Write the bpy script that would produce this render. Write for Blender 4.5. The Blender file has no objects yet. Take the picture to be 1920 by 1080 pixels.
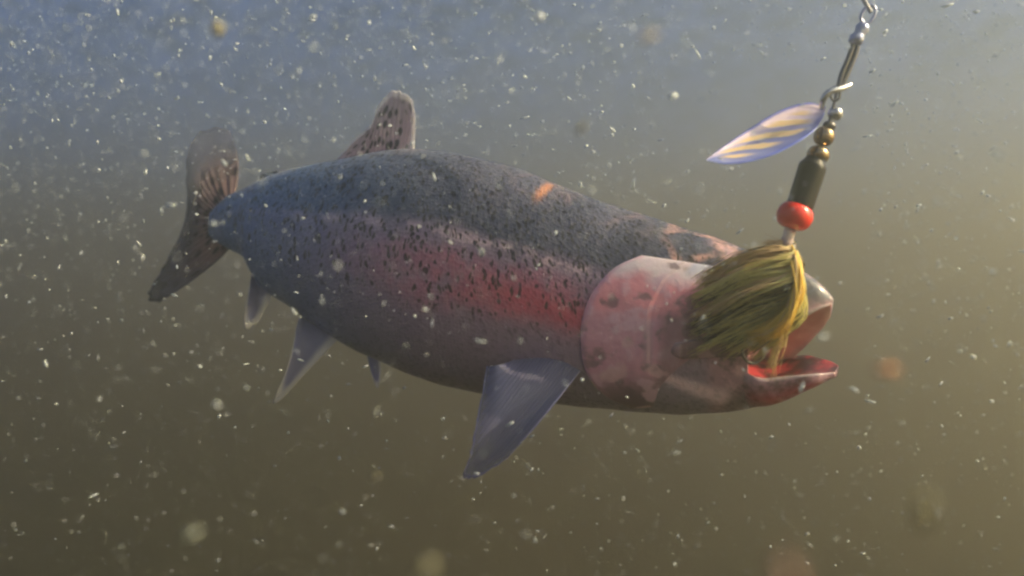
import bpy, bmesh, math, random
import numpy as np
from mathutils import Vector, Matrix, noise
C = bpy.context.scene
COL = C.collection
rnd = random.Random(11)
R = math.radians

# ------------------------------------------------------------------ camera, sky, sun, exposure, water
LENS, SENS = 32.0, 36.0
cam = bpy.data.cameras.new('camera'); cam_o = bpy.data.objects.new('camera', cam); COL.objects.link(cam_o)
cam.lens = LENS; cam.sensor_width = SENS; cam_o.rotation_euler = (math.pi / 2, 0, 0)
cam.clip_start = .01; cam.clip_end = 400
cam.dof.use_dof = True; cam.dof.focus_distance = .74; cam.dof.aperture_fstop = 2.8
C.camera = cam_o

ENV = dict(top=1.2, dens=0.403, r=0.739, gg=0.82, b=0.639, g=0.83, az=99, el=33.659, sun=5, sg=0.86, sb=0.5, sky=0.106, exp=1.44, ar=0.704, ag=0.387, ab=0.1, bedz=3.97, er=0.003, eg=0.005, eb=0.002, air=0.361, ozone=9, dust=2.067)
el, az = R(ENV['el']), R(ENV['az'])
world = bpy.data.worlds.new('World'); C.world = world; world.use_nodes = True
wn = world.node_tree
sk = wn.nodes.new('ShaderNodeTexSky'); sk.sky_type = 'NISHITA'; sk.sun_disc = False
sk.sun_elevation = el; sk.sun_rotation = az
sk.air_density = ENV['air']; sk.ozone_density = ENV['ozone']; sk.dust_density = ENV['dust']
bg = wn.nodes['Background']; wn.links.new(sk.outputs[0], bg.inputs[0]); bg.inputs[1].default_value = ENV['sky']
sd = Vector((math.sin(az) * math.cos(el), math.cos(az) * math.cos(el), math.sin(el)))
sun = bpy.data.lights.new('sun', 'SUN'); sun_o = bpy.data.objects.new('sun', sun); COL.objects.link(sun_o)
sun.energy = ENV['sun']; sun.angle = R(.4); sun.color = (1, ENV['sg'], ENV['sb'])
sun_o.rotation_euler = sd.to_track_quat('Z', 'Y').to_euler()
C.view_settings.view_transform = 'Standard'; C.view_settings.look = 'None'; C.view_settings.gamma = 1
C.view_settings.exposure = ENV['exp']
C.cycles.volume_bounces = 1
C.cycles.pixel_filter_type = 'BLACKMAN_HARRIS'; C.cycles.filter_width = 2.5

# ------------------------------------------------------------------ helpers
K = SENS / LENS / 1920
def P(x, y, Y):
    """the point at depth Y that the photograph shows at column x, row y"""
    return Vector(((x - 960) * K * Y, Y, (540 - y) * K * Y))
def sm(t): t = max(0., min(1., t)); return t * t * (3 - 2 * t)
def cr(pts, t):
    """Catmull-Rom through a list of tuples, t in 0..1"""
    n = len(pts) - 1; f = max(0., min(1., t)) * n; i = min(n - 1, int(f)); f -= i
    g = lambda j: np.array(pts[max(0, min(n, j))], float)
    a, b, c, d = g(i - 1), g(i), g(i + 1), g(i + 2)
    return .5 * ((2 * b) + (c - a) * f + (2 * a - 5 * b + 4 * c - d) * f * f + (3 * b - a - 3 * c + d) * f ** 3)
def mk(name, verts, faces, mat, parent=None, attrs=None, smooth=True, origin=None, mids=None):
    me = bpy.data.meshes.new(name)
    o = bpy.data.objects.new(name, me); COL.objects.link(o)
    org = Vector(origin) if origin is not None else Vector((0, 0, 0))
    base = org
    me.from_pydata([tuple(Vector(v) - base) for v in verts], [], faces)
    if parent is not None:
        o.parent = parent; o.location = org - parent.location
    else:
        o.location = org
    for m in (mat if isinstance(mat, (list, tuple)) else [mat]): me.materials.append(m)
    if attrs:
        for k, a in attrs.items():
            at = me.attributes.new(k, 'FLOAT', 'POINT'); at.data.foreach_set('value', np.array(a, np.float32))
    if mids is not None: me.polygons.foreach_set('material_index', mids)
    me.polygons.foreach_set('use_smooth', [smooth] * len(me.polygons)); me.update()
    return o
def empty(name, loc, label, cat, group=None):
    o = bpy.data.objects.new(name, None); COL.objects.link(o); o.location = loc; o.empty_display_size = .02
    o['label'] = label; o['category'] = cat
    if group: o['group'] = group
    return o
def tube_data(path, radii, n=8, caps=True, V=None, F=None, A=None, av=0.):
    V = [] if V is None else V; F = [] if F is None else F
    path = [Vector(p) for p in path]; b0 = len(V); up = None
    for i, p in enumerate(path):
        t = (path[min(i + 1, len(path) - 1)] - path[max(i - 1, 0)]).normalized()
        if up is None: up = t.orthogonal().normalized()
        up = (up - t * up.dot(t)).normalized(); s = t.cross(up)
        r = radii[i] if isinstance(radii, (list, tuple)) else radii
        for k in range(n):
            a = 2 * math.pi * k / n; V.append(p + (up * math.cos(a) + s * math.sin(a)) * r)
            if A is not None: A.append(i / (len(path) - 1))
    for i in range(len(path) - 1):
        for k in range(n):
            F.append((b0 + i * n + k, b0 + i * n + (k + 1) % n, b0 + (i + 1) * n + (k + 1) % n, b0 + (i + 1) * n + k))
    if caps:
        F.append(tuple(b0 + k for k in range(n))[::-1]); F.append(tuple(b0 + (len(path) - 1) * n + k for k in range(n)))
    return V, F
def lathe(p0, p1, prof, n=32):
    """surface of revolution about p0-p1; prof = [(t along the axis in 0..1, radius)]"""
    d = p1 - p0; t = d.normalized(); u = t.orthogonal().normalized(); s = t.cross(u); V = []; F = []
    for (q, r) in prof:
        for k in range(n):
            a = 2 * math.pi * k / n; V.append(p0 + d * q + (u * math.cos(a) + s * math.sin(a)) * max(r, 1e-5))
    for i in range(len(prof) - 1):
        for k in range(n): F.append((i * n + k, i * n + (k + 1) % n, (i + 1) * n + (k + 1) % n, (i + 1) * n + k))
    F.append(tuple(range(n))[::-1]); F.append(tuple((len(prof) - 1) * n + k for k in range(n)))
    return V, F

# ------------------------------------------------------------------ node helpers
class NT:
    def __init__(s, name):
        s.m = bpy.data.materials.new(name); s.m.use_nodes = True; s.t = s.m.node_tree; s.b = s.t.nodes['Principled BSDF']; s.out = s.t.nodes['Material Output']
    def n(s, typ, **kw):
        x = s.t.nodes.new(typ)
        for k, v in kw.items():
            if k.startswith('i_'): x.inputs[k[2:].replace('_', ' ')].default_value = v
            else: setattr(x, k, v)
        return x
    def l(s, a, b): s.t.links.new(a, b)
    def attr(s, name): return s.n('ShaderNodeAttribute', attribute_name=name).outputs['Fac']
    def math(s, op, a, b=0., c=0., clamp=False):
        x = s.n('ShaderNodeMath', operation=op, use_clamp=clamp)
        for i, v in enumerate((a, b, c)):
            if isinstance(v, (int, float)): x.inputs[i].default_value = v
            else: s.l(v, x.inputs[i])
        return x.outputs[0]
    def ss(s, v, a, b):
        x = s.n('ShaderNodeMapRange', interpolation_type='SMOOTHSTEP'); s.l(v, x.inputs[0]); x.inputs[1].default_value = a; x.inputs[2].default_value = b
        return x.outputs[0]
    def mix(s, f, a, b):
        x = s.n('ShaderNodeMix', data_type='RGBA')
        for i, v in ((0, f), (6, a), (7, b)):
            if isinstance(v, (int, float)): x.inputs[i].default_value = v
            elif isinstance(v, tuple): x.inputs[i].default_value = (*v, 1)
            else: s.l(v, x.inputs[i])
        return x.outputs[2]
    def noise(s, vec, scale, detail=3., rough=.5):
        x = s.n('ShaderNodeTexNoise'); x.inputs['Scale'].default_value = scale; x.inputs['Detail'].default_value = detail; x.inputs['Roughness'].default_value = rough
        if vec is not None: s.l(vec, x.inputs['Vector'])
        return x.outputs['Fac']
    def comb(s, x, y, z=0.):
        c = s.n('ShaderNodeCombineXYZ')
        for i, v in enumerate((x, y, z)):
            if isinstance(v, (int, float)): c.inputs[i].default_value = v
            else: s.l(v, c.inputs[i])
        return c.outputs[0]
    def bump(s, h, strength, dist):
        b = s.n('ShaderNodeBump'); b.inputs['Strength'].default_value = strength; b.inputs['Distance'].default_value = dist; s.l(h, b.inputs['Height']); s.l(b.outputs[0], s.b.inputs['Normal'])
def plain(name, col, rough=.5, metal=0., coat=0., noise_amt=.25, scale=400., trans=0.):
    t = NT(name); co = t.n('ShaderNodeTexCoord').outputs['Object']; f = t.noise(co, scale)
    dark = tuple(c * (1 - noise_amt) for c in col); lite = tuple(min(1, c * (1 + noise_amt)) for c in col)
    t.l(t.mix(f, dark, lite), t.b.inputs['Base Color']); t.b.inputs['Roughness'].default_value = rough; t.b.inputs['Metallic'].default_value = metal
    t.b.inputs['Coat Weight'].default_value = coat; t.b.inputs['Transmission Weight'].default_value = trans
    t.bump(f, .2, .0004)
    return t.m

# ------------------------------------------------------------------ water, riverbed
def water():
    t = NT('river_water'); t.t.nodes.remove(t.b)
    v = t.n('ShaderNodeVolumePrincipled'); v.inputs['Color'].default_value = (ENV['r'], ENV['gg'], ENV['b'], 1); v.inputs['Density'].default_value = ENV['dens']
    v.inputs['Absorption Color'].default_value = (ENV['ar'], ENV['ag'], ENV['ab'], 1); v.inputs['Anisotropy'].default_value = ENV['g']
    t.l(v.outputs[0], t.out.inputs['Volume'])
    lo, hi, X = -ENV['bedz'] - 1, ENV['top'], 18
    V = [(x, y, z) for z in (lo, hi) for y in (-X, X) for x in (-X, X)]
    o = mk('water', V, [(0, 2, 3, 1), (4, 5, 7, 6), (0, 1, 5, 4), (2, 6, 7, 3), (0, 4, 6, 2), (1, 3, 7, 5)], t.m, smooth=False); o['kind'] = 'structure'
    t = NT('silt'); co = t.n('ShaderNodeTexCoord').outputs['Object']; f = t.noise(co, 2.2, 6)
    e = (ENV['er'], ENV['eg'], ENV['eb'])
    t.l(t.mix(f, tuple(c * .7 for c in e), tuple(c * 1.3 for c in e)), t.b.inputs['Base Color']); t.b.inputs['Roughness'].default_value = .9
    n = 80; V = []; F = []
    for j in range(n + 1):
        for i in range(n + 1):
            x, y = -17 + 34 * i / n, -17 + 34 * j / n
            sl = sm((x + 1.6) / 4.2); V.append((x, y, -.78 * (1 - sl) - ENV['bedz'] * sl + .06 * noise.noise(Vector((x * .6, y * .6, 0))) + .03 * noise.noise(Vector((x * 3, y * 3, 2)))))  # raised on the left, shaped to darken the water at lower left
    for j in range(n):
        for i in range(n): a = j * (n + 1) + i; F.append((a, a + 1, a + n + 2, a + n + 1))
    o = mk('riverbed', V, F, t.m); o['kind'] = 'structure'
water()
def surface():  # added sheet; caustic pattern painted in its transparency dapples the sun
    t = NT('caustic_pattern'); t.t.nodes.remove(t.b); co = t.n('ShaderNodeTexCoord').outputs['Object']
    dn = t.n('ShaderNodeTexNoise'); dn.inputs['Scale'].default_value = 5; dn.inputs['Detail'].default_value = 2; t.l(co, dn.inputs['Vector'])
    dv = t.n('ShaderNodeVectorMath', operation='MULTIPLY_ADD'); t.l(dn.outputs['Color'], dv.inputs[0]); dv.inputs[1].default_value = (.16, .16, 0); t.l(co, dv.inputs[2])
    ve = t.n('ShaderNodeTexVoronoi', feature='DISTANCE_TO_EDGE'); ve.inputs['Scale'].default_value = 6.; t.l(dv.outputs[0], ve.inputs['Vector'])
    ln = t.math('SUBTRACT', 1., t.ss(ve.outputs['Distance'], .02, .27)); sw_ = t.noise(co, 3, 2)
    q = t.mix(t.math('MULTIPLY', ln, t.math('MULTIPLY_ADD', sw_, .8, .4), clamp=True), (.40, .395, .38), (1., 1., 1.))
    tp = t.n('ShaderNodeBsdfTransparent'); t.l(q, tp.inputs[0]); t.l(tp.outputs[0], t.out.inputs['Surface'])
    n = 120; V = []; F = []; z = ENV['top'] - .05
    for j in range(n + 1):
        for i in range(n + 1):
            x, y = -17 + 34 * i / n, -17 + 34 * j / n; V.append((x, y, z + .02 * noise.noise(Vector((x * 1.6, y * 1.6, 5)))))
    for j in range(n):
        for i in range(n): a = j * (n + 1) + i; F.append((a, a + 1, a + n + 2, a + n + 1))
    o = mk('caustic_gobo', V, F, t.m); o['kind'] = 'structure'
surface()  # added caustic sheet that dapples the sun

# ------------------------------------------------------------------ trout
# stations along the spine: top (col,row), bottom (col,row), depth, half width
ST = [(398, 392, 394, 448, 1.150, .005), (430, 367, 430, 467, 1.125, .015), (470, 350, 468, 488, 1.090, .023), (518, 327, 500, 543, 1.050, .034),
      (580, 311, 560, 584, 1.005, .043), (660, 296, 640, 640, .962, .051), (740, 281, 718, 678, .926, .057), (820, 283, 800, 712, .896, .061),
      (900, 298, 890, 735, .870, .062), (980, 320, 980, 750, .846, .061), (1060, 352, 1068, 760, .824, .059), (1140, 382, 1148, 767, .803, .056),
      (1210, 404, 1222, 774, .784, .053), (1290, 430, 1300, 776, .765, .049), (1350, 449, 1358, 772, .750, .044), (1400, 468, 1404, 765, .738, .040)]
UP = [(1400, 468, 1404, 678, .738, .040), (1442, 482, 1430, 668, .730, .038), (1482, 502, 1466, 650, .722, .032), (1518, 522, 1505, 625, .715, .026), (1546, 544, 1538, 600, .710, .019), (1563, 563, 1558, 582, .707, .010)]
LO = [(1404, 678, 1404, 765, .738, .040), (1436, 686, 1440, 757, .730, .034), (1474, 686, 1478, 745, .722, .028), (1512, 684, 1516, 726, .715, .024), (1546, 687, 1548, 712, .710, .017), (1569, 692, 1569, 705, .706, .010)]
ROLL = .20
def YM(Y): return .738 + (Y - .738) * (.42 if Y > .738 else 1)
def frame(tab, s):
    a = cr(tab, s); e = 1e-3; a[5] *= YM(a[4]) / a[4]; a[4] = YM(a[4])
    T, B = P(a[0], a[1], a[4]), P(a[2], a[3], a[4])
    a1, a0 = cr(tab, min(1, s + e)), cr(tab, max(0, s - e)); a1[4] = YM(a1[4]); a0[4] = YM(a0[4])
    d = P((a1[0] + a1[2]) / 2, (a1[1] + a1[3]) / 2, a1[4]) - P((a0[0] + a0[2]) / 2, (a0[1] + a0[3]) / 2, a0[4])
    d.normalize(); up = (T - B); h = up.length / 2; up.normalize()
    lat = d.cross(up).normalized()      # points to the near side (towards -Y)
    if lat.y > 0: lat = -lat
    return (T + B) / 2, up, lat, h, float(a[5])
def body_pt(s, th, off=0.):
    """th: 0 back, pi/2 near side, pi belly, -pi/2 far side"""
    c, up, lat, h, w = frame(ST, s)
    def q(th):
        ct, st_ = math.cos(th), math.sin(th)
        k = 1. - .10 * max(0, -ct) ** 2
        y = math.copysign(abs(ct) ** .92, ct); x = math.copysign(abs(st_) ** .95, st_)
        return c + up * h * y + lat * w * x * k
    p = q(th)
    if off:
        n = (q(th + .02) - q(th - .02)); d = (frame(ST, min(1, s + .01))[0] - frame(ST, max(0, s - .01))[0])
        n = n.cross(d).normalized()
        if n.dot(p - c) < 0: n = -n
        p = p + n * off
    return p
def proj(p): return 960 + p.x / p.y / K, 540 - p.z / p.y / K
SS, TT = np.meshgrid(np.linspace(0, 1, 241), np.linspace(.02, math.pi - .02, 91), indexing='ij')
PR = np.array([[proj(body_pt(s, t)) for t in TT[0]] for s in SS[:, 0]])
def inv(x, y):
    d = (PR[..., 0] - x) ** 2 + (PR[..., 1] - y) ** 2; i, j = np.unravel_index(np.argmin(d), d.shape)
    a, b = SS[i, 0], TT[i, j]
    for _ in range(3):
        p0 = np.array(proj(body_pt(a, b))); e = 1e-3
        J = np.array([(np.array(proj(body_pt(min(1, a + e), b))) - p0) / e, (np.array(proj(body_pt(a, b + e))) - p0) / e]).T
        try: dl = np.linalg.solve(J, np.array((x, y)) - p0)
        except Exception: break
        a = min(1, max(0, a + max(-.02, min(.02, dl[0])))); b = min(math.pi - .01, max(.01, b + max(-.1, min(.1, dl[1]))))
    return a, b
def on_body(x, y, off=0.): a, b = inv(x, y); return body_pt(a, b, off)

def skin_mat():
    t = NT('trout_skin'); L = t.attr('len'); H = t.attr('hgt'); X = t.attr('along'); Z = t.attr('round'); S = t.attr('side')
    vec = t.comb(X, Z, t.math('MULTIPLY', S, .3)); obj = t.n('ShaderNodeTexCoord').outputs['Object']
    big = t.noise(obj, 16, 4, .6); mid = t.noise(obj, 60, 4, .6); fine = t.noise(obj, 260, 3, .6)
    Hn = t.math('ADD', H, t.math('MULTIPLY', t.math('SUBTRACT', big, .5), .30))
    belly, back = (.27, .22, .32), (.080, .092, .160)
    flank, pink = (.37, .27, .40), (.58, .21, .33)
    c = t.mix(t.ss(Hn, -.95, -.30), belly, flank)
    # rosy band, strongest behind the gill cover, weaker towards the tail
    band = t.math('MULTIPLY', t.ss(Hn, -.40, -.12), t.math('SUBTRACT', 1., t.ss(Hn, .06, .26)))
    lon = t.math('MULTIPLY', t.ss(L, .22, .52), t.math('SUBTRACT', 1.15, t.ss(L, .66, .95)))
    band = t.math('MULTIPLY', t.math('MULTIPLY', band, lon), t.ss(mid, .22, .62), clamp=True)
    c = t.mix(band, c, pink)
    core = t.math('MULTIPLY', t.math('SUBTRACT', 1., t.ss(t.math('ABSOLUTE', t.math('ADD', Hn, .10)), .02, .20)), t.math('SUBTRACT', 1., t.ss(t.math('ABSOLUTE', t.math('SUBTRACT', L, .60)), .03, .16)))
    c = t.mix(t.math('MULTIPLY', core, .8), c, (.74, .11, .18))
    # pale line along the top of the band
    line = t.math('MULTIPLY', t.math('SUBTRACT', 1., t.ss(t.math('ABSOLUTE', t.math('SUBTRACT', H, .27)), .0, .085)), t.math('MULTIPLY', t.ss(mid, .42, .60), t.math('SUBTRACT', 1., t.ss(L, .62, .72))))
    c = t.mix(t.ss(Hn, .22, .42), c, back)
    c = t.mix(t.math('MULTIPLY', line, .9), c, (.78, .58, .68))
    # bluish tail stalk
    c = t.mix(t.math('MULTIPLY', t.math('SUBTRACT', 1., t.ss(L, .12, .50)), .85), c, (.14, .27, .56))
    # warm caustic net painted into the skin of crown and back, with mottling
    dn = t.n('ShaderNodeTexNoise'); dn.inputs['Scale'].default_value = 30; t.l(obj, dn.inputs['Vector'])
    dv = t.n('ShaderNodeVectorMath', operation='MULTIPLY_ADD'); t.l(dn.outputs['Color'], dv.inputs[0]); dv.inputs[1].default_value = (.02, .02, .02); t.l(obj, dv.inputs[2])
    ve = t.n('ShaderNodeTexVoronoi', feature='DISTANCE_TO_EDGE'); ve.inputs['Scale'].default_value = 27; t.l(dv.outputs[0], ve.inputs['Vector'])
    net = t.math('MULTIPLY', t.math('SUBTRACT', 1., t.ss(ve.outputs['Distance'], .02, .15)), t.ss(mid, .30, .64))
    caustic_crown = t.math('MULTIPLY', net, t.math('MULTIPLY', t.ss(H, .30, .5), t.math('MULTIPLY', t.ss(L, .735, .77), t.math('SUBTRACT', 1., t.ss(L, .88, .93)))))
    caustic_back = t.math('MULTIPLY', net, t.math('MULTIPLY', t.ss(H, .70, .9), t.math('MULTIPLY', t.ss(L, .45, .65), .20)))
    c = t.mix(t.math('MULTIPLY', t.math('ADD', caustic_crown, caustic_back, clamp=True), .9), c, (.72, .42, .40))
    c = t.mix(t.math('MULTIPLY', t.ss(big, .50, .64), t.math('MULTIPLY', t.ss(H, .55, .85), .45)), c, (.26, .20, .22))
    c = t.mix(t.math('MULTIPLY', t.math('SUBTRACT', fine, .5), .2, clamp=True), c, (.5, .45, .45))
    # head: rosy cheek under the plates, pale and dark blotches
    c = t.mix(t.math('MULTIPLY', t.ss(L, .80, .83), t.math('MULTIPLY', t.math('SUBTRACT', 1., t.ss(Hn, .35, .6)), .85)), c, (.52, .28, .38))
    hd = t.ss(L, .80, .86)
    c = t.mix(t.math('MULTIPLY', hd, t.math('MULTIPLY', t.ss(mid, .50, .60), .75)), c, (.85, .56, .64))
    c = t.mix(t.math('MULTIPLY', hd, t.math('MULTIPLY', t.math('SUBTRACT', 1., t.ss(mid, .36, .47)), .75)), c, (.075, .05, .06))
    c = t.mix(t.math('MULTIPLY', hd, t.math('MULTIPLY', t.math('SUBTRACT', 1., t.ss(H, -.85, -.55)), .7)), c, (.12, .08, .10))
    c = t.mix(t.math('MULTIPLY', t.math('MULTIPLY', t.ss(H, .20, .45), t.ss(L, .86, .90)), t.math('MULTIPLY_ADD', mid, .9, .15)), c, (.10, .12, .17))
    # black spots
    w = t.n('ShaderNodeTexNoise'); w.inputs['Scale'].default_value = 90; t.l(vec, w.inputs['Vector'])
    wv = t.n('ShaderNodeVectorMath', operation='MULTIPLY_ADD'); t.l(w.outputs['Color'], wv.inputs[0]); wv.inputs[1].default_value = (.010, .010, 0); t.l(vec, wv.inputs[2])
    mp = t.n('ShaderNodeMapping'); mp.inputs['Scale'].default_value = (1.22, .84, 1); mp.inputs['Rotation'].default_value = (0, 0, -.5); t.l(wv.outputs[0], mp.inputs[0])
    vo = t.n('ShaderNodeTexVoronoi'); vo.inputs['Scale'].default_value = 210; vo.inputs['Randomness'].default_value = .9; t.l(mp.outputs[0], vo.inputs['Vector'])
    sel = t.n('ShaderNodeSeparateColor'); t.l(vo.outputs['Color'], sel.inputs[0])
    size = t.math('MULTIPLY_ADD', sel.outputs[0], .24, .24)
    spot = t.math('SUBTRACT', 1., t.ss(t.math('SUBTRACT', vo.outputs['Distance'], size), -.10, .07))
    keep = t.math('GREATER_THAN', t.math('ADD', sel.outputs[1], t.math('MULTIPLY', t.ss(H, -.50, .30), .80)), .52)
    spot = t.math('MULTIPLY', t.math('MULTIPLY', spot, keep), t.math('MULTIPLY', t.ss(H, -.50, -.15), t.math('SUBTRACT', 1., t.ss(L, .80, .88))))
    c = t.mix(t.math('MULTIPLY', spot, .86), c, (.014, .014, .022))
    # orange caustic light painted on the back; pale scale glints put into the colour
    ms = t.n('ShaderNodeMapping'); ms.inputs['Scale'].default_value = (1, 1.2, 1); t.l(vec, ms.inputs[0])
    vs = t.n('ShaderNodeTexVoronoi', feature='F1'); vs.inputs['Scale'].default_value = 330; vs.inputs['Randomness'].default_value = .6; t.l(ms.outputs[0], vs.inputs['Vector'])
    sc = t.n('ShaderNodeSeparateColor'); t.l(vs.outputs['Color'], sc.inputs[0]); sca = t.math('SUBTRACT', 1., t.ss(L, .78, .82))
    c = t.mix(t.math('MULTIPLY', t.math('MULTIPLY', t.math('GREATER_THAN', sc.outputs[0], .80), t.ss(H, -.6, .2)), t.math('MULTIPLY', sca, .13)), c, (.52, .48, .56))
    c = t.mix(t.math('MULTIPLY', t.math('LESS_THAN', sc.outputs[1], .30), t.math('MULTIPLY', sca, .10)), c, (.03, .03, .045))
    stk = t.attr('streak'); c = t.mix(t.math('MULTIPLY', stk, t.math('MULTIPLY_ADD', mid, .9, .5), clamp=True), c, (.98, .72, .80))
    lp = t.attr('lip'); c = t.mix(lp, c, (.66, .60, .66))
    jr = t.attr('jaw'); c = t.mix(jr, c, (.50, .035, .055))
    cp = t.attr('cut'); c = t.mix(t.math('MULTIPLY', cp, .75), c, (.80, .34, .16))  # cut holds the streak of caustic light painted on the back
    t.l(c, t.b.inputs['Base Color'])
    # scales
    h = t.math('ADD', t.math('MULTIPLY', vs.outputs['Distance'], t.math('SUBTRACT', 1., t.ss(L, .78, .82))), t.math('MULTIPLY', mid, .7))
    t.bump(h, .3, .0010)
    t.l(t.math('MULTIPLY_ADD', sc.outputs[2], .28, t.math('MULTIPLY_ADD', fine, .2, .12)), t.b.inputs['Roughness']); t.b.inputs['Coat Weight'].default_value = .16; t.b.inputs['Coat Roughness'].default_value = .3; t.b.inputs['Specular IOR Level'].default_value = .55
    t.b.inputs['Sheen Weight'].default_value = .05; t.b.inputs['Metallic'].default_value = .12
    return t.m
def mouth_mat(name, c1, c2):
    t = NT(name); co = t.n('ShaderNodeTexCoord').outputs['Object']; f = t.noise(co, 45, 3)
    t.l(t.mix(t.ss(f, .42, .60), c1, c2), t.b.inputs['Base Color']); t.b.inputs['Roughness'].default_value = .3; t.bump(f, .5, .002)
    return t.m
M_SKIN, M_MOUTH, M_FLOOR = skin_mat(), mouth_mat('palate', (.70, .38, .40), (.86, .56, .56)), mouth_mat('mouth_floor', (.05, .018, .022), (.40, .04, .055))  # dark tone of the floor is mouth shade put into the colour

trout = empty('rainbow_trout', P(880, 740, YM(.87)), 'large spotted pink-sided trout with open mouth, hooked on the spinner lure', 'fish')

def build_body():
    NS, NR = 200, 96
    V = []; F = []; A = {k: [] for k in ('len', 'hgt', 'along', 'round', 'side', 'lip', 'jaw', 'cut', 'streak')}; mi = []  # cut: mask of the painted caustic streak
    sa, sb_ = Vector(on_body(1215, 694)), Vector(on_body(1350, 744)); sl = (sb_ - sa).length; sdir = (sb_ - sa).normalized()
    caustic_c = Vector(on_body(1020, 356)); caustic_d = (Vector(on_body(1032, 344)) - Vector(on_body(1003, 371))).normalized()
    def stv(p):
        r = p - sa; a = r.dot(sdir) / sl; q = (r - sdir * max(0, min(1, a)) * sl).length
        return sm(1.25 - q / (.004 + .006 * max(0, min(1, a))))
    def add(p, L, H, al, ro, side, lip=0., jaw=0.):
        V.append(p); r = p - caustic_c; a = r.dot(caustic_d); q = (r - caustic_d * a).length
        for k, v in zip(('len', 'hgt', 'along', 'round', 'side', 'lip', 'jaw', 'cut', 'streak'), (L, H, al, ro, side, lip, jaw, sm(1.2 - q / .0045) * sm(1.2 - abs(a) / .020), stv(p))): A[k].append(v)  # cut: streak of caustic light painted on the back
    al = 0.; pc = None
    rings = []
    for i in range(NS + 1):
        s = i / NS; c, up, lat, h, w = frame(ST, s)
        if pc is not None: al += (c - pc).length
        pc = c; ring = []
        for k in range(NR):
            th = 2 * math.pi * k / NR; tt = th if th <= math.pi else th - 2 * math.pi
            p = body_pt(s, tt)
            n = (p - c).normalized(); p = p + n * .0008 * noise.noise(p * 40)
            add(p, s * .90, math.cos(tt), al, abs(tt) * (h + w) / 2, 0 if tt >= 0 else 1); ring.append(len(V) - 1)
        rings.append(ring)
        if i:
            a = rings[-2]
            for k in range(NR): F.append((a[k], a[(k + 1) % NR], ring[(k + 1) % NR], ring[k])); mi.append(0)
    F.append(tuple(rings[0])[::-1]); mi.append(0)
    # split of the last ring at the corner of the mouth
    last = rings[-1]; c, up, lat, h, w = frame(ST, 1.)
    zc = P(1404, 678, .738); hc = (zc - c).dot(up) / h; thc = math.acos(max(-1, min(1, math.copysign(abs(hc) ** (1 / .92), hc))))
    kc = round(thc / (2 * math.pi) * NR)
    upper = [last[k % NR] for k in range(-kc, kc + 1)]           # far corner .. back .. near corner
    lower = [last[k % NR] for k in range(kc, NR - kc + 1)]       # near corner .. chin .. far corner
    NI = 16; d = (frame(ST, 1)[0] - frame(ST, .98)[0]).normalized()
    pn, pf = V[upper[-1]], V[upper[0]]
    seam = [upper[-1]]
    for j in range(1, NI):
        q = j / NI; p = pn.lerp(pf, q) - d * .035 * math.sin(math.pi * q); add(p, .9, 0, al, 0, 0); seam.append(len(V) - 1)
    seam.append(upper[0])
    def lobe(tab, outer, top, n=36):
        prevo, previ = outer, (seam if top else seam[::-1])   # inner runs from the outer's last point back to its first
        m = len(outer); a_ = al; pc = frame(tab, 0)[0]
        c0, u0, l0, h0, w0 = frame(tab, 0)
        # local coordinates of the first outer row, so that the lobe starts exactly on the ring
        loc = [((V[i] - c0).dot(u0) / h0, (V[i] - c0).dot(l0) / w0) for i in outer]
        for i in range(1, n + 1):
            s = i / n; c, up_, lat_, h_, w_ = frame(tab, s); a_ += (c - pc).length; pc = c
            lat2 = (lat_ - up_ * ROLL * (1 if not top else -2.2) * sm(s * 3)).normalized()
            o_ = []; nn = []
            b = sm(s * 4)
            for j, (lu, ll) in enumerate(loc):
                q = j / (m - 1); ang = math.pi * q       # far -> over -> near  (upper);  near -> under -> far (lower)
                sx = -math.cos(ang) if top else math.cos(ang)
                ex = math.copysign(abs(sx) ** .8, sx); ey = math.sin(ang) ** .8
                yy = (-1 + 2 * ey) if top else (1 - 2 * ey)
                u_, l_ = lu * (1 - b) + yy * b, ll * (1 - b) + ex * b
                p = c + up_ * h_ * u_ + lat2 * w_ * l_
                edge = min(q, 1 - q)
                lip = sm(1 - edge / (.035 if top else .035)) * sm((s - .12) * 5)
                jaw = 0. if top else sm(1.2 - abs(edge - .26) / .20) * sm((s - .02) * 6) * sm((.86 - s) * 5) * (.8 + .4 * noise.noise(p * 90 + Vector((3, 3, 3))))
                near = (l_ > 0)
                Hh = (.2 + .8 * ey) if top else -(.3 + .5 * ey)
                add(p, .9 + .1 * s, Hh, a_, edge * 2.5 * w_, 0 if near else 1, max(0, min(1, lip)), max(0, min(1, jaw))); o_.append(len(V) - 1)
            first, lst = V[o_[0]], V[o_[-1]]; chord = (first + lst) / 2
            inn = [o_[-1]]
            for j in range(1, NI):
                q = j / NI; p = lst.lerp(first, q)
                dep = h_ * (.75 if top else .6) * math.sin(math.pi * q) ** .6 * (1 - s ** 3)
                bulge = up_ * dep * (1 if top else -1)
                p = p + bulge * sm(s * 3); add(p, .95, 0, a_, 0, 0); inn.append(len(V) - 1)
            inn.append(o_[0])
            for j in range(m - 1): F.append((prevo[j], prevo[j + 1], o_[j + 1], o_[j])); mi.append(0)
            for j in range(NI): F.append((previ[j], previ[j + 1], inn[j + 1], inn[j])); mi.append(1 if top else 2)
            prevo, previ = o_, inn
        cap = prevo + previ[1:-1]; F.append(tuple(cap)); mi.append(0)
    lobe(UP, upper, True); lobe(LO, lower, False)
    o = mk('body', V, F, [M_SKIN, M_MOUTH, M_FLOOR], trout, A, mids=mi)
    bm = bmesh.new(); bm.from_mesh(o.data); bmesh.ops.recalc_face_normals(bm, faces=bm.faces); bm.to_mesh(o.data); bm.free()
    return o
build_body()

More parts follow.
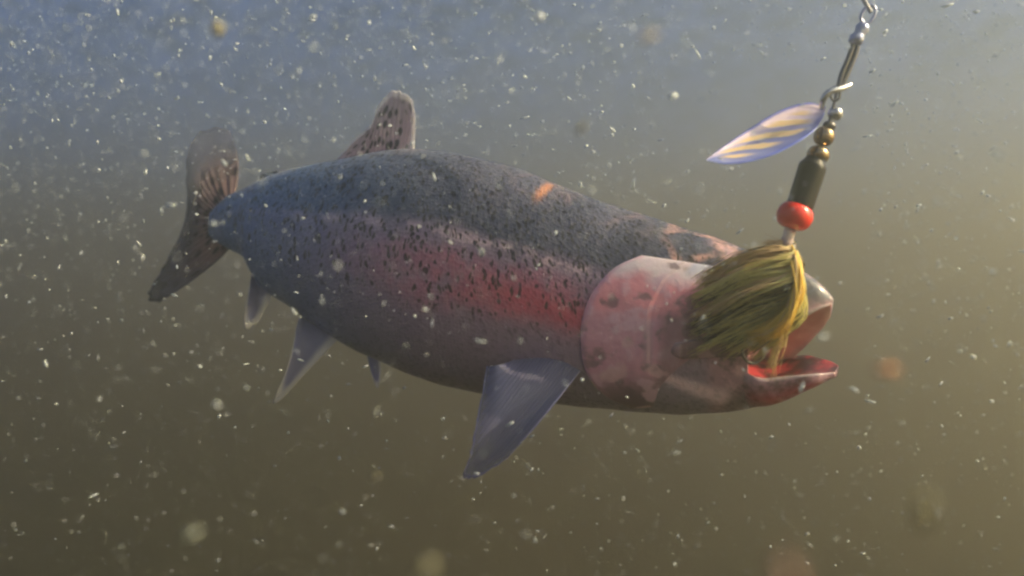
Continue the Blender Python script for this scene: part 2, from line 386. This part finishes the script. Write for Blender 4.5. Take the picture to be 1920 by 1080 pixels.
# plates of the head (domed patches on the skin)
def plate(name, left, right, mat, rise, off=.0006, nu=40, nv=40, rear=.35, front=.10, parent=None):
    V = []; F = []; A = {'pu': [], 'pv': []}
    for j in range(nv + 1):
        v = j / nv; l, r = cr(left, v), cr(right, v)
        for i in range(nu + 1):
            u = i / nu; x, y = l * (1 - u) + r * u
            e = min(1, u / front) ** .5 * min(1, (1 - u) / rear) * min(1, v / .12) ** .6 * min(1, (1 - v) / .12) ** .6
            a, b = inv(x, y); V.append(body_pt(a, b, off * (1 if e > 0 else -3) + rise * max(0, e))); A['pu'].append(u); A['pv'].append(v)
    for j in range(nv):
        for i in range(nu): a = j * (nu + 1) + i; F.append((a, a + 1, a + nu + 2, a + nu + 1))
    return mk(name, V, F, mat, parent or trout, A)
def plate_mat(name, top, midc, low, dark, r=.3, seam=False):
    t = NT(name); U, Vv = t.attr('pu'), t.attr('pv'); co = t.n('ShaderNodeTexCoord').outputs['Object']
    f = t.noise(co, 52, 3, .5); g = t.noise(co, 28, 3, .5); vn = t.math('ADD', Vv, t.math('MULTIPLY', t.math('SUBTRACT', g, .5), .25))
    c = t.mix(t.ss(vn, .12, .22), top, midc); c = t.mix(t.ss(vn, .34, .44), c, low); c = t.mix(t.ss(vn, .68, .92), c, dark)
    c = t.mix(t.math('MULTIPLY', t.ss(f, .54, .64), .6), c, tuple(min(1, v * 1.5 + .08) for v in midc)); c = t.mix(t.math('MULTIPLY', t.math('SUBTRACT', 1., t.ss(f, .36, .46)), .7), c, dark)
    rim = t.math('SUBTRACT', 1., t.ss(U, .0, .09)); c = t.mix(t.math('MULTIPLY', rim, .5), c, tuple(v * .9 + .08 for v in low))
    hgt = t.math('ADD', f, t.math('MULTIPLY', g, 1.5))
    if seam:
        pos = t.math('ADD', t.math('SUBTRACT', U, t.math('MULTIPLY', t.math('POWER', t.math('ABSOLUTE', t.math('SUBTRACT', Vv, .30)), 2.), 1.3)), t.math('MULTIPLY', t.math('SUBTRACT', g, .5), .06))
        ridge = t.math('SUBTRACT', 1., t.ss(t.math('ABSOLUTE', t.math('SUBTRACT', pos, .45)), .01, .07))
        c = t.mix(t.math('MULTIPLY', ridge, t.math('MULTIPLY', t.math('MULTIPLY', t.ss(Vv, .38, .48), t.math('SUBTRACT', 1., t.ss(Vv, .62, .75))), .55)), c, (.62, .46, .56))
        ck = t.math('MULTIPLY', t.ss(pos, .48, .60), t.math('MULTIPLY', t.ss(Vv, .33, .42), .60)); c = t.mix(ck, c, (.20, .12, .15))
        lav = t.math('MULTIPLY', t.ss(pos, .52, .60), t.math('SUBTRACT', 1., t.ss(Vv, .08, .16))); c = t.mix(t.math('MULTIPLY', lav, .9), c, (.72, .76, 1.))
        w2 = t.noise(co, 48, 2, .4); gl = t.math('MULTIPLY', t.ss(w2, .60, .68), t.ss(Vv, .42, .50)); c = t.mix(t.math('MULTIPLY', gl, .7), c, (.92, .60, .68))
        hgt = t.math('ADD', hgt, t.math('MULTIPLY', t.math('MULTIPLY', t.ss(pos, .43, .47), t.math('SUBTRACT', 1., t.ss(Vv, .60, .75))), 1.0))
    t.l(c, t.b.inputs['Base Color']); t.l(t.math('MULTIPLY_ADD', f, .3, r - .12), t.b.inputs['Roughness']); t.b.inputs['Metallic'].default_value = .1; t.b.inputs['Specular IOR Level'].default_value = .6
    t.b.inputs['Coat Weight'].default_value = .35; t.b.inputs['Coat Roughness'].default_value = .15
    t.bump(hgt, .55, .0022)
    return t.m
M_OP = plate_mat('gill_cover_skin', (1., .86, .98), (1., .40, .52), (.84, .42, .60), (.20, .12, .17), seam=True)  # sunlit upper half painted into the colour, darker below
op = plate('gill_cover', [(1205, 478), (1150, 503), (1108, 550), (1090, 600), (1088, 650), (1100, 700), (1135, 740), (1190, 765)],
      [(1350, 500), (1366, 530), (1370, 570), (1358, 610), (1325, 650), (1275, 688), (1240, 724), (1225, 764)], M_OP, .0019, nu=110, nv=70, rear=.5, front=.05)
plate('maxilla', [(1262, 642), (1255, 660), (1272, 672)], [(1420, 612), (1425, 640), (1400, 668)], plate_mat('lip_skin', (.34, .20, .24), (.40, .24, .28), (.30, .17, .20), (.14, .09, .11)), .0030, rear=.5)
# eye
def nostril():
    c = on_body(1396, 512, .0004)
    V, F = lathe(c, c + Vector((0, -.0012, 0)), [(0, .0022), (.5, .0020), (1, .0008)]); mk('nostril', V, F, plain('nostril_dark', (.02, .015, .015), .3), trout)
nostril()
def eye():
    a, b = inv(1352, 528); c = body_pt(a, b, -.004); n = (body_pt(a, b, .01) - body_pt(a, b, 0)).normalized()
    V, F = lathe(c, c + n * .008, [(0, .0115), (.35, .0108), (.6, .0085), (.85, .005), (1, .001)])
    e = mk('eye', V, F, plain('iris', (.55, .42, .16), .15, .3), trout)
    V, F = lathe(c + n * .0055, c + n * .0092, [(0, .0052), (.4, .0048), (.8, .0025), (1, .0004)])
    mk('pupil', V, F, plain('pupil_black', (.01, .01, .012), .1), e)
eye()

# ------------------------------------------------------------------ fins
def fin_mat(name, base, tipc, edge, bars=None, opacity=.85, edge_w=.06, rough=.45, fade=False):
    t = NT(name); U, Vv = t.attr('fu'), t.attr('fv'); co = t.n('ShaderNodeTexCoord').outputs['Object']; f = t.noise(co, 90, 3)
    c = t.mix(t.ss(Vv, .05, .9), base, tipc)
    rays = t.math('MULTIPLY_ADD', t.math('SINE', t.math('MULTIPLY', t.math('ADD', U, t.math('MULTIPLY', f, .02)), 130.)), .5, .5)
    c = t.mix(t.math('MULTIPLY', rays, .35), c, tuple(v * .45 for v in base))
    if bars:
        vv = t.comb(t.math('MULTIPLY', U, 17.), t.math('MULTIPLY', Vv, 6.)); vo = t.n('ShaderNodeTexVoronoi'); vo.inputs['Scale'].default_value = .9; t.l(vv, vo.inputs['Vector'])
        c = t.mix(t.math('MULTIPLY', t.math('SUBTRACT', 1., t.ss(vo.outputs['Distance'], .26, .48)), .92), c, bars)
    e = t.math('ADD', t.ss(Vv, 1 - edge_w, 1. - edge_w * .4), t.ss(U, 1 - edge_w, 1. - edge_w * .4), clamp=True)
    c = t.mix(t.math('MULTIPLY', e, .9), c, edge)
    t.l(c, t.b.inputs['Base Color']); t.b.inputs['Roughness'].default_value = rough; t.bump(rays, .3, .0008)
    tr = t.n('ShaderNodeBsdfTranslucent'); t.l(c, tr.inputs[0]); tp = t.n('ShaderNodeBsdfTransparent')
    m1 = t.n('ShaderNodeMixShader'); m1.inputs[0].default_value = .35; t.l(t.b.outputs[0], m1.inputs[1]); t.l(tr.outputs[0], m1.inputs[2])
    m2 = t.n('ShaderNodeMixShader'); al = t.math('SUBTRACT', 1., t.math('MULTIPLY', t.math('MULTIPLY', t.ss(Vv, .35, 1.), t.math('SUBTRACT', 1., e)), 1 - opacity))
    if fade: al = t.math('MULTIPLY', al, t.math('SUBTRACT', 1., t.math('MULTIPLY', t.math('SUBTRACT', 1., t.ss(U, .15, .55)), t.math('MULTIPLY', t.ss(Vv, .25, .9), .68))))
    t.l(al, m2.inputs[0]); t.l(tp.outputs[0], m2.inputs[1]); t.l(m1.outputs[0], m2.inputs[2]); t.l(m2.outputs[0], t.out.inputs['Surface'])
    return t.m
def fin(name, base, tip, mat, raw=False, bow=(0, 0, 0), nu=60, nv=30, th=.0016, rag=.0, wav=.002, mid=None):
    """base, tip: lists of (col,row,depth); rays run from base to tip; a thin closed solid"""
    bw = Vector(bow); S = []; ym = (lambda q: q) if raw else (lambda q: [(x, y, YM(Y)) for x, y, Y in q]); base = ym(base); tip = ym(tip); mid = ym(mid) if mid else None
    for i in range(nu + 1):
        u = i / nu; b = P(*cr(base, u)); e = P(*cr(tip, u)); m = P(*cr(mid, u)) if mid else None
        cut = 1 - rag * abs(noise.noise(Vector((u * 14, 3.1, 0)))) * 2
        row = []
        for j in range(nv + 1):
            v = j / nv * cut
            p = b.lerp(e, v) if m is None else b * (1 - v) ** 2 + (2 * m - (b + e) / 2) * 2 * v * (1 - v) + e * v * v
            row.append(p + bw * math.sin(math.pi * min(1, v)) + Vector((0, 1, 0)) * wav * v * math.sin(u * 9 + v * 2))
        S.append(row)
    V = []; F = []; A = {'fu': [], 'fv': []}
    for side in (0, 1):
        for i in range(nu + 1):
            for j in range(nv + 1):
                a = S[min(nu, i + 1)][j] - S[max(0, i - 1)][j]; c = S[i][min(nv, j + 1)] - S[i][max(0, j - 1)]
                n = a.cross(c); n = n.normalized() if n.length > 1e-12 else Vector((0, -1, 0))
                t_ = th * (1.6 - 1.3 * j / nv) * .5 * (.7 + .3 * math.cos(i / nu * 130)) * min(1, (min(i, nu - i) + .35) / 2)
                V.append(S[i][j] + n * (t_ if side else -t_)); A['fu'].append(i / nu); A['fv'].append(j / nv)
    N = (nu + 1) * (nv + 1)
    for i in range(nu):
        for j in range(nv):
            a = i * (nv + 1) + j; F.append((a, a + 1, a + nv + 2, a + nv + 1)); F.append((N + a + nv + 1, N + a + nv + 2, N + a + 1, N + a))
    for i in range(nu):
        for j in (0, nv): a = i * (nv + 1) + j; b = a + nv + 1; F.append((a, b, N + b, N + a))
    for j in range(nv):
        for i in (0, nu): a = i * (nv + 1) + j; F.append((a, a + 1, N + a + 1, N + a))
    o = mk(name, V, F, mat, trout, A, origin=V[0])
    bm = bmesh.new(); bm.from_mesh(o.data); bmesh.ops.recalc_face_normals(bm, faces=bm.faces); bm.to_mesh(o.data); bm.free()
    return o
fin('dorsal_fin', [(628, 306, .972), (680, 300, .952), (730, 290, .93), (776, 290, .912)],
    [(628, 302, .975), (664, 264, .965), (698, 232, .955), (710, 196, .94), (738, 167, .93), (770, 182, .92), (780, 228, .912)],
    fin_mat('dorsal_fin_skin', (.78, .60, .68), (.56, .48, .60), (1., .97, 1.), bars=(.03, .028, .045), opacity=.72, edge_w=.14), wav=.003, rag=.05)
fin('adipose_fin', [(496, 343, 1.07), (512, 336, 1.06), (532, 330, 1.045)], [(486, 334, 1.08), (497, 324, 1.07), (520, 321, 1.055)], fin_mat('adipose_fin_skin', (.10, .16, .26), (.2, .25, .36), (.2, .2, .25)), nu=16, nv=8, th=.004)
fin('caudal_fin', [(436, 372, 1.13), (416, 386, 1.14), (405, 404, 1.145), (402, 424, 1.145), (410, 446, 1.14), (430, 466, 1.13)],
    [(428, 243, 1.27), (388, 238, 1.27), (358, 275, 1.25), (352, 330, 1.225), (352, 385, 1.20), (338, 430, 1.18), (312, 480, 1.165), (288, 525, 1.15), (276, 558, 1.14), (300, 569, 1.135)],
    fin_mat('caudal_fin_skin', (.42, .28, .27), (.13, .13, .18), (.07, .06, .08), bars=(.045, .035, .045), opacity=.62, edge_w=.03, fade=True), nu=90, nv=40, th=.0022, wav=.006, rag=.04,
    mid=[(446, 310, 1.20), (404, 322, 1.20), (384, 346, 1.19), (378, 372, 1.18), (378, 400, 1.17), (372, 430, 1.16), (362, 458, 1.15), (356, 488, 1.14), (362, 510, 1.135), (378, 514, 1.13)])
M_PALE = fin_mat('ventral_fin_skin', (.42, .45, .72), (.52, .54, .84), (1., 1., 1.), opacity=.9, edge_w=.30)
fin('anal_fin', [(474, 496, 1.075), (490, 520, 1.06), (512, 550, 1.045)], [(468, 540, 1.02), (459, 592, 1.03), (460, 618, 1.08), (486, 602, 1.12)], M_PALE, nu=30, nv=20)
fin('pelvic_fin', [(566, 590, .985), (600, 612, .97), (636, 634, .955)], [(552, 628, .92), (540, 690, .93), (518, 738, .96), (511, 757, .98), (530, 748, 1.0)], M_PALE, bow=(0, -.006, 0), nu=44, nv=26, wav=.004)
fin('pelvic_fin', [(688, 664, .985), (700, 668, .98), (714, 672, .975)], [(694, 694, .99), (704, 722, .985), (709, 727, .98), (714, 700, .975)], M_PALE, nu=20, nv=14)
fin('pectoral_fin', [(x, y, on_body(x, y).y + .002) for x, y in ((962, 676), (1010, 670), (1055, 675), (1090, 694))],
    [(912, 688, .715), (895, 780, .700), (878, 860, .694), (866, 897, .694), (890, 899, .698), (950, 858, .702)],
    fin_mat('pectoral_fin_skin', (.19, .20, .40), (.19, .21, .42), (.45, .46, .75), opacity=.5, edge_w=.035), bow=(0, -.012, 0), raw=True, nu=70, nv=34, wav=.006, rag=.03)

# ------------------------------------------------------------------ spinner lure
DL = .672
lure = empty('spinner_lure', P(1480, 450, DL), 'spinner lure with silver and gold blade, black body, red bead and olive feather skirt', 'fishing lure')
M_STEEL = plain('dark_steel', (.20, .19, .20), .30, .9); M_SILVER = plain('nickel', (.75, .74, .76), .18, 1.); M_GOLD = plain('brass', (.52, .38, .22), .14, 1.)
M_BLACK = plain('black_rubber', (.010, .008, .009), .4); M_RED = plain('red_plastic', (.85, .035, .02), .18, 0, .6, .1)
AX = [(1574, 152, DL - .004), (1566, 185, DL - .003), (1556, 225, DL - .002), (1540, 275, DL), (1520, 330, DL), (1498, 385, DL + .002), (1484, 425, DL + .004), (1474, 462, DL + .004)]
def axp(t): return P(*cr(AX, t))
V, F = tube_data([axp(i / 30) for i in range(31)], .0011); mk('wire_shaft', V, F, M_STEEL, lure)
def bead(name, x, y, r, ln, mat, squash=1., d=DL):
    k = K * d; c = P(x, y, d); ax = (P(1498, 385, d) - P(1566, 185, d)).normalized(); h = ln * k / 2; n = 14
    V, F = lathe(c - ax * h, c + ax * h, [((1 - math.cos(math.pi * i / n)) / 2, r * k * (.25 + .75 * math.sin(math.pi * i / n) ** .8)) for i in range(n + 1)])
    return mk(name, V, F, mat, lure, origin=c)
bead('bead', 1566, 213, 14, 24, M_SILVER); bead('bead', 1555, 236, 12, 16, M_STEEL)
bead('bead', 1545, 256, 19, 34, M_GOLD); bead('bead', 1534, 290, 21, 30, M_GOLD)
bead('red_bead', 1490, 405, 34, 50, M_RED)
def lure_body():
    p0, p1 = P(1529, 296, DL), P(1499, 388, DL); k = K * DL; pr = []
    for i in range(33):
        t = i / 32; pr.append((t, k * ((17 + 9 * sm(t * 5)) * (1 - .05 * t) + .7 * math.sin(t * 95))))
    V, F = lathe(p0, p1, [(0, k * 8)] + pr + [(1, k * 14)]); mk('lure_body', V, F, M_BLACK, lure, origin=p0)
lure_body()
p0, p1 = P(1484, 424, DL + .003), P(1473, 462, DL + .003)
V, F = lathe(p0, p1, [(0, .0035), (.3, .0045), (.5, .0040), (.8, .0048), (1, .0050)]); mk('sleeve', V, F, plain('clear_sleeve', (.62, .50, .50), .15, 0, .3, .2), lure)
V, F = tube_data([P(*cr([(1596, 158, DL - .006), (1578, 166, DL - .010), (1556, 172, DL - .012), (1543, 188, DL - .010), (1540, 204, DL - .005)], i / 20)) for i in range(21)], [.0016 + .0010 * math.sin(math.pi * i / 20) for i in range(21)])
mk('clevis', V, F, M_SILVER, lure)
V, F = tube_data([P(1566 + 9 * math.cos(a), 176 + 13 * math.sin(a), DL - .004) for a in [2 * math.pi * i / 20 for i in range(21)]], .0010, caps=False); mk('split_ring', V, F, M_STEEL, lure)
def blade():
    t = NT('blade_metal'); U, Vv = t.attr('bu'), t.attr('bv'); co = t.n('ShaderNodeTexCoord').outputs['Object']; f = t.noise(co, 120, 3)
    d = t.math('ADD', t.math('MULTIPLY', U, -33.), t.math('MULTIPLY', Vv, 22.7))
    st_ = t.math('MULTIPLY_ADD', t.math('SINE', t.math('ADD', d, t.math('MULTIPLY', f, 1.6))), .5, .5)
    zone = t.math('MULTIPLY', t.math('MULTIPLY', t.ss(U, .10, .22), t.math('SUBTRACT', 1., t.ss(U, .70, .86))), t.math('MULTIPLY', t.ss(Vv, .14, .30), t.math('SUBTRACT', 1., t.ss(Vv, .70, .84))))
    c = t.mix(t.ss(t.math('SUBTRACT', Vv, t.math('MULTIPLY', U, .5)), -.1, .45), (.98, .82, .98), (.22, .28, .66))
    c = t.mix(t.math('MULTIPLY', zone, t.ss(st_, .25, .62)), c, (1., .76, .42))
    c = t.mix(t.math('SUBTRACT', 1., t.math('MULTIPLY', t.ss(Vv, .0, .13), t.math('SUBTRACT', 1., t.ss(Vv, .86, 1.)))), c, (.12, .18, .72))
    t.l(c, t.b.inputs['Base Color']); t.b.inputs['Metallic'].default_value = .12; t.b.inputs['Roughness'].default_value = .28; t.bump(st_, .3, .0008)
    top = [(1548, 200), (1515, 192), (1465, 206), (1410, 238), (1360, 272), (1324, 299)]
    bot = [(1546, 214), (1525, 246), (1480, 276), (1430, 297), (1370, 308), (1324, 301)]
    V = []; F = []; A = {'bu': [], 'bv': []}; nu, nv = 60, 20
    for side in (0, 1):
        for i in range(nu + 1):
            u = i / nu; a, b = cr(top, u), cr(bot, u)
            for j in range(nv + 1):
                v = j / nv; x, y = a * (1 - v) + b * v
                dish = .012 * math.sin(math.pi * u) ** .7 * math.sin(math.pi * v)
                V.append(P(x, y, DL + .002 - .030 * u + .046 * (v - .5) * math.sin(math.pi * u) ** .5 * (-1) + dish + (.0009 if side else 0))); A['bu'].append(1 - u); A['bv'].append(v)
    N = (nu + 1) * (nv + 1)
    for i in range(nu):
        for j in range(nv): a = i * (nv + 1) + j; F.append((a, a + 1, a + nv + 2, a + nv + 1)); F.append((N + a + nv + 1, N + a + nv + 2, N + a + 1, N + a))
    for i in range(nu):
        for j in (0, nv): a = i * (nv + 1) + j; b = a + nv + 1; F.append((a, b, N + b, N + a))
    for j in range(nv):
        for i in (0, nu): a = i * (nv + 1) + j; F.append((a, a + 1, N + a + 1, N + a))
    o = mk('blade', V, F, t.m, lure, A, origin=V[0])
    bm = bmesh.new(); bm.from_mesh(o.data); bmesh.ops.recalc_face_normals(bm, faces=bm.faces); bm.to_mesh(o.data); bm.free()
blade()
# hook
def hook():
    k = [(1474, 460), (1472, 500), (1462, 560), (1450, 610), (1440, 650), (1425, 676), (1405, 680), (1392, 662), (1396, 640)]
    pts = [P(*cr([(x, y, .700 - .002 * i) for i, (x, y) in enumerate(k)], i / 40)) for i in range(41)]
    V, F = tube_data(pts, [.0013] * 34 + [.0013 - .00018 * i for i in range(7)])
    mk('hook', V, F, M_STEEL, lure)
    V, F = tube_data([P(1476 + 8 * math.cos(a), 466 + 10 * math.sin(a), .676) for a in [2 * math.pi * i / 16 for i in range(17)]], .0010, caps=False); mk('hook_eye', V, F, M_STEEL, lure)
hook()
def hair_mat(name, c1, c2, tr=.35):
    t = NT(name); co = t.n('ShaderNodeTexCoord').outputs['Object']; f = t.noise(co, 220, 3)
    c = t.mix(f, c1, c2); t.l(c, t.b.inputs['Base Color']); t.b.inputs['Roughness'].default_value = .5
    q = t.n('ShaderNodeBsdfTranslucent'); t.l(c, q.inputs[0]); m = t.n('ShaderNodeMixShader'); m.inputs[0].default_value = tr; t.l(t.b.outputs[0], m.inputs[1]); t.l(q.outputs[0], m.inputs[2]); t.l(m.outputs[0], t.out.inputs['Surface'])
    return t.m
def skirt():
    mats = [hair_mat('olive_feather', (.66, .62, .24), (.92, .86, .42)), hair_mat('sun_yellow_feather', (.92, .66, .12), (1., .84, .26)), hair_mat('dark_feather', (.035, .028, .014), (.10, .08, .035), .15), hair_mat('tan_feather', (.70, .54, .32), (.90, .74, .48))]
    V = []; F = []; mid = []
    def strand(pts, r, m, n=12):
        a = len(F); rr = [r * (1 - .75 * (i / n) ** 2) for i in range(n + 1)]
        tube_data([P(*cr(pts, i / n)) for i in range(n + 1)], rr, n=4, V=V, F=F); mid.extend([m] * (len(F) - a))
    clumps = []
    for i in range(46):
        w = (i + rnd.random()) / 46
        dark = .16 + .50 * math.exp(-((w - .62) / .20) ** 2)
        cm = 2 if rnd.random() < dark else (3 if rnd.random() < (.55 if w < .3 else .25) else 0)
        if w < .12: cm = 3
        clumps.append((w, cm, rnd.gauss(0, 5), rnd.gauss(0, 5), rnd.uniform(.80, 1.08), rnd.random()))
    for i in range(1300):
        cw, cm, cx_, cy_, cf, cd = rnd.choice(clumps); g = rnd.gauss
        w = max(0, min(1, cw + g(0, .018))); dep = max(0, min(1, cd * .6 + rnd.random() * .4))
        root = (1479 + g(0, 4), 462 + g(0, 5), DL + .006 + .012 * dep)
        if w < .8: ex, ey = 1300 + 16 * w / .8, 524 + 126 * w / .8
        else: ex, ey = 1316 + 104 * (w - .8) * 5, 650 + 14 * (w - .8) * 5
        f = cf * rnd.uniform(.85, 1.03)
        bx = 1448 + 52 * w ** .5; by = 464 + 132 * w ** 1.1
        sx, sy = 1478 + 22 * w ** .4, 466 + 56 * w
        ex = bx + (ex - bx) * f; ey = by + (ey - by) * f
        bul = -.014 * math.sin(math.pi * min(1, w + .1)) * (1 - dep)
        mxx, myy = (bx + ex) / 2, (by + ey) / 2 - 12 * (1 - w)
        pts = [root, (sx + g(0, 3), sy + g(0, 4), DL - .004 + bul * .6 + .026 * dep), (bx + g(0, 4), by + g(0, 4), DL - .008 + bul + .034 * dep), (mxx + cx_ * .6 + g(0, 4), myy + cy_ * .6 + g(0, 4), DL - .004 + bul + .036 * dep), (ex + cx_ + g(0, 5), ey + cy_ + g(0, 4), DL + .004 + bul * .5 + .034 * dep)]
        m = cm if rnd.random() < .86 else rnd.choice((0, 0, 1, 2))
        strand(pts, rnd.uniform(.0004, .0010), m)
    for i in range(300):                                             # right edge loops, turning down and under; sunlight painted in as yellow
        w = rnd.random(); g = rnd.gauss; d = rnd.uniform(-.010, .020)
        strand([(1480 + g(0, 3), 466 + g(0, 4), DL + .006), (1494 + g(0, 3), 492 + g(0, 5), DL - .008 + d), (1489 + 8 * (1 - w) + g(0, 4), 550 + g(0, 8), DL - .012 + d), (1476 - 14 * w + g(0, 4), 600 + g(0, 9), DL - .008 + d), (1446 - 50 * w + g(0, 6), 630 + g(0, 8), DL + .002 + d)], rnd.uniform(.0004, .0010), 1 if rnd.random() < .93 else 3)
    for i in range(34):                                              # tail that hangs to the lower lip
        g = rnd.gauss; d = rnd.uniform(0, .018)
        strand([(1484 + g(0, 3), 520 + g(0, 9), DL + d), (1478 + g(0, 4), 590 + g(0, 6), DL + d), (1462 + g(0, 5), 645 + g(0, 6), DL + .004 + d), (1446 + g(0, 6), 690 + g(0, 12), DL + .008 + d)], rnd.uniform(.0004, .0008), 3 if rnd.random() < .7 else 0)
    for i in range(26):                                              # loose tuft above the tie
        g = rnd.gauss; strand([(1480 + g(0, 3), 466 + g(0, 3), DL + .006), (1466 + g(0, 4), 456 + g(0, 4), DL), (1440 + g(0, 12), 455 + g(0, 5), DL)], rnd.uniform(.0003, .0006), 3)
    mk('feather_skirt', V, F, mats, lure, mids=mid)
    V, F = lathe(P(1480, 456, DL + .004), P(1484, 486, DL + .002), [(0, .0036), (.2, .0048), (.6, .0052), (1, .0035)]); mk('thread_wrap', V, F, M_BLACK, lure)
skirt()

# ------------------------------------------------------------------ swivel and line
sw = empty('snap_swivel', P(1580, 150, DL - .004), 'small bluish steel snap swivel joining the lure to the line above it', 'swivel')
M_BLUE = plain('blued_steel', (.50, .53, .74), .28, .75)
def swt(name, pts, r, mat, n=24, d=DL - .004):
    V, F = tube_data([P(*cr([(x, y, d) for x, y in pts], i / n)) for i in range(n + 1)], r); return mk(name, V, F, mat, sw)
swt('snap_wire', [(1572, 168), (1578, 140), (1590, 112), (1600, 84), (1608, 78), (1606, 96), (1594, 126), (1582, 152), (1574, 164)], .0020, M_STEEL)
a, b = P(1600, 84, DL - .004), P(1622, 44, DL - .004)
V, F = lathe(a, b, [(0, .0020), (.08, .0046), (.3, .0056), (.45, .0042), (.55, .0040), (.75, .0052), (.92, .0044), (1, .0018)]); mk('barrel', V, F, M_BLUE, sw)
swt('ring', [(1622, 46), (1614, 34), (1622, 16), (1636, 10), (1642, 22), (1634, 38), (1622, 46)], .0012, M_BLUE)
V, F = tube_data([P(*cr([(1634, 24, DL - .004), (1622, 4, DL - .004), (1614, -20, DL - .002), (1632, -60, DL), (1660, -160, DL + .02), (1740, -420, DL + .05)], i / 30)) for i in range(31)], .0016)
ln = mk('fishing_line', V, F, plain('grey_line', (.42, .42, .50), .35), origin=P(1634, 24, DL - .004)); ln['label'] = 'thin grey fishing line running from the swivel up out of the picture'; ln['category'] = 'fishing line'

# ------------------------------------------------------------------ flecks in the water
def fleck_mat(name, col, tr=.4):
    t = NT(name); co = t.n('ShaderNodeTexCoord').outputs['Object']; f = t.noise(co, 500, 2)
    c = t.mix(f, tuple(v * .8 for v in col), col); t.l(c, t.b.inputs['Base Color']); t.b.inputs['Roughness'].default_value = .4
    q = t.n('ShaderNodeBsdfTranslucent'); t.l(c, q.inputs[0]); m = t.n('ShaderNodeMixShader'); m.inputs[0].default_value = tr; t.l(t.b.outputs[0], m.inputs[1]); t.l(q.outputs[0], m.inputs[2]); t.l(m.outputs[0], t.out.inputs['Surface'])
    return t.m
M_FL = fleck_mat('pale_fleck', (.86, .93, 1.), .5)
bm = bmesh.new(); bmesh.ops.create_icosphere(bm, subdivisions=1, radius=1); ICO_V = [v.co.copy() for v in bm.verts]; ICO_F = [tuple(v.index for v in f.verts) for f in bm.faces]; bm.free()
def flake(V, F, c, r, flat, elong):
    q = Matrix.Rotation(rnd.uniform(0, 6.28), 3, Vector((rnd.gauss(0, 1), rnd.gauss(0, 1), rnd.gauss(0, 1))).normalized()); b = len(V)
    for v in ICO_V:
        k = rnd.uniform(.7, 1.25); V.append(c + q @ Vector((v.x * r * elong * k, v.y * r * k, v.z * r * flat * k)))
    F.extend(tuple(b + i for i in f) for f in ICO_F)
V = []; F = []
def inside(c):
    """keeps the flecks clear of the fish and the lure"""
    x, y = proj(c)
    if 395 < x < 1400 and 280 < y < 770:
        d = abs(PR[..., 0] - x) + abs(PR[..., 1] - y); i, j = np.unravel_index(np.argmin(d), d.shape)
        return c.y > YM(cr(ST, SS[i, 0])[4]) - .09 and d.min() < 12
    return 1250 < x < 1620 and 120 < y < 780 and c.y > .6
n = 0
while n < 42000:
    Y = .34 + 1.15 * rnd.random() ** .6; x = rnd.uniform(-.75, .75) * Y; z = rnd.uniform(-.42, .42) * Y
    up = (z / Y + .34) / .68
    if rnd.random() > .12 + .95 * max(0, up + .30 * x / Y) ** 1.8: continue
    c = Vector((x, Y, z))
    if inside(c): continue
    r = min(.0015, .00034 * math.exp(rnd.gauss(0, .6)) * (.55 + .7 * Y))
    if Y < .3: r *= .7
    flake(V, F, c, r, rnd.uniform(.3, .9), rnd.uniform(1, 2.2) if rnd.random() < .85 else rnd.uniform(2, 5)); n += 1
o = mk('suspended_flecks', V, F, M_FL, smooth=True); o['kind'] = 'stuff'
BIG = [(1660, 692, .28, .0028, 'orange', 'blurred orange fleck floating to the right of the lower jaw'), (1218, 67, .30, .0026, 'cream', 'bright cream fleck near the top edge, left of the swivel'),
       (355, 1003, .30, .0036, 'grey', 'pale oval fleck floating low beneath the tail fin'), (1733, 958, .22, .0030, 'dim', 'large dim oval fleck in the lower right corner of the water'),
       (1475, 1078, .17, .0040, 'rose', 'rosy blurred fleck cut by the bottom edge below the jaw'), (798, 1066, .26, .0034, 'dim', 'grey blurred fleck at the bottom edge below the pectoral fin'),
       (1542, 632, .42, .0022, 'pale', 'pale fleck floating in the gape of the mouth'), (1262, 180, .55, .0026, 'pale', 'pale elongated fleck above the head, left of the blade'),
       (410, 52, .40, .0034, 'dim', 'soft round fleck near the top edge above the tail fin'), (1090, 240, .40, .0026, 'dim', 'dim oblong fleck above the shoulder of the fish'),
       (773, 269, .60, .0020, 'pale', 'bright fleck touching the rear foot of the dorsal fin'), (704, 894, .40, .0022, 'dim', 'small dim fleck between the pelvic fin tip and the bottom edge'),
       (1188, 345, .60, .0018, 'sliver', 'upright white sliver above the head'), (320, 385, .55, .0020, 'sliver', 'slanted white sliver left of the tail fin'),
       (1012, 30, .50, .0026, 'pale', 'round white fleck at the top edge in the middle')]
FM = {'grey': fleck_mat('grey_fleck', (.34, .38, .33), .2), 'orange': fleck_mat('orange_fleck', (.70, .30, .13), .2), 'cream': fleck_mat('cream_fleck', (.98, .84, .55)), 'pale': M_FL, 'dim': fleck_mat('dim_fleck', (.50, .48, .36), .6), 'rose': fleck_mat('rose_fleck', (.16, .09, .075), .1), 'sliver': M_FL}
for x, y, Y, r, kd, lab in BIG:
    V = []; F = []; c = P(x, y, Y); flake(V, F, c, r, .5, 2.4 if kd == 'sliver' else 1.4)
    o = mk('floating_fleck', V, F, FM[kd], origin=c); o['label'] = lab; o['category'] = 'fleck'; o['group'] = 'larger flecks drifting in the water'
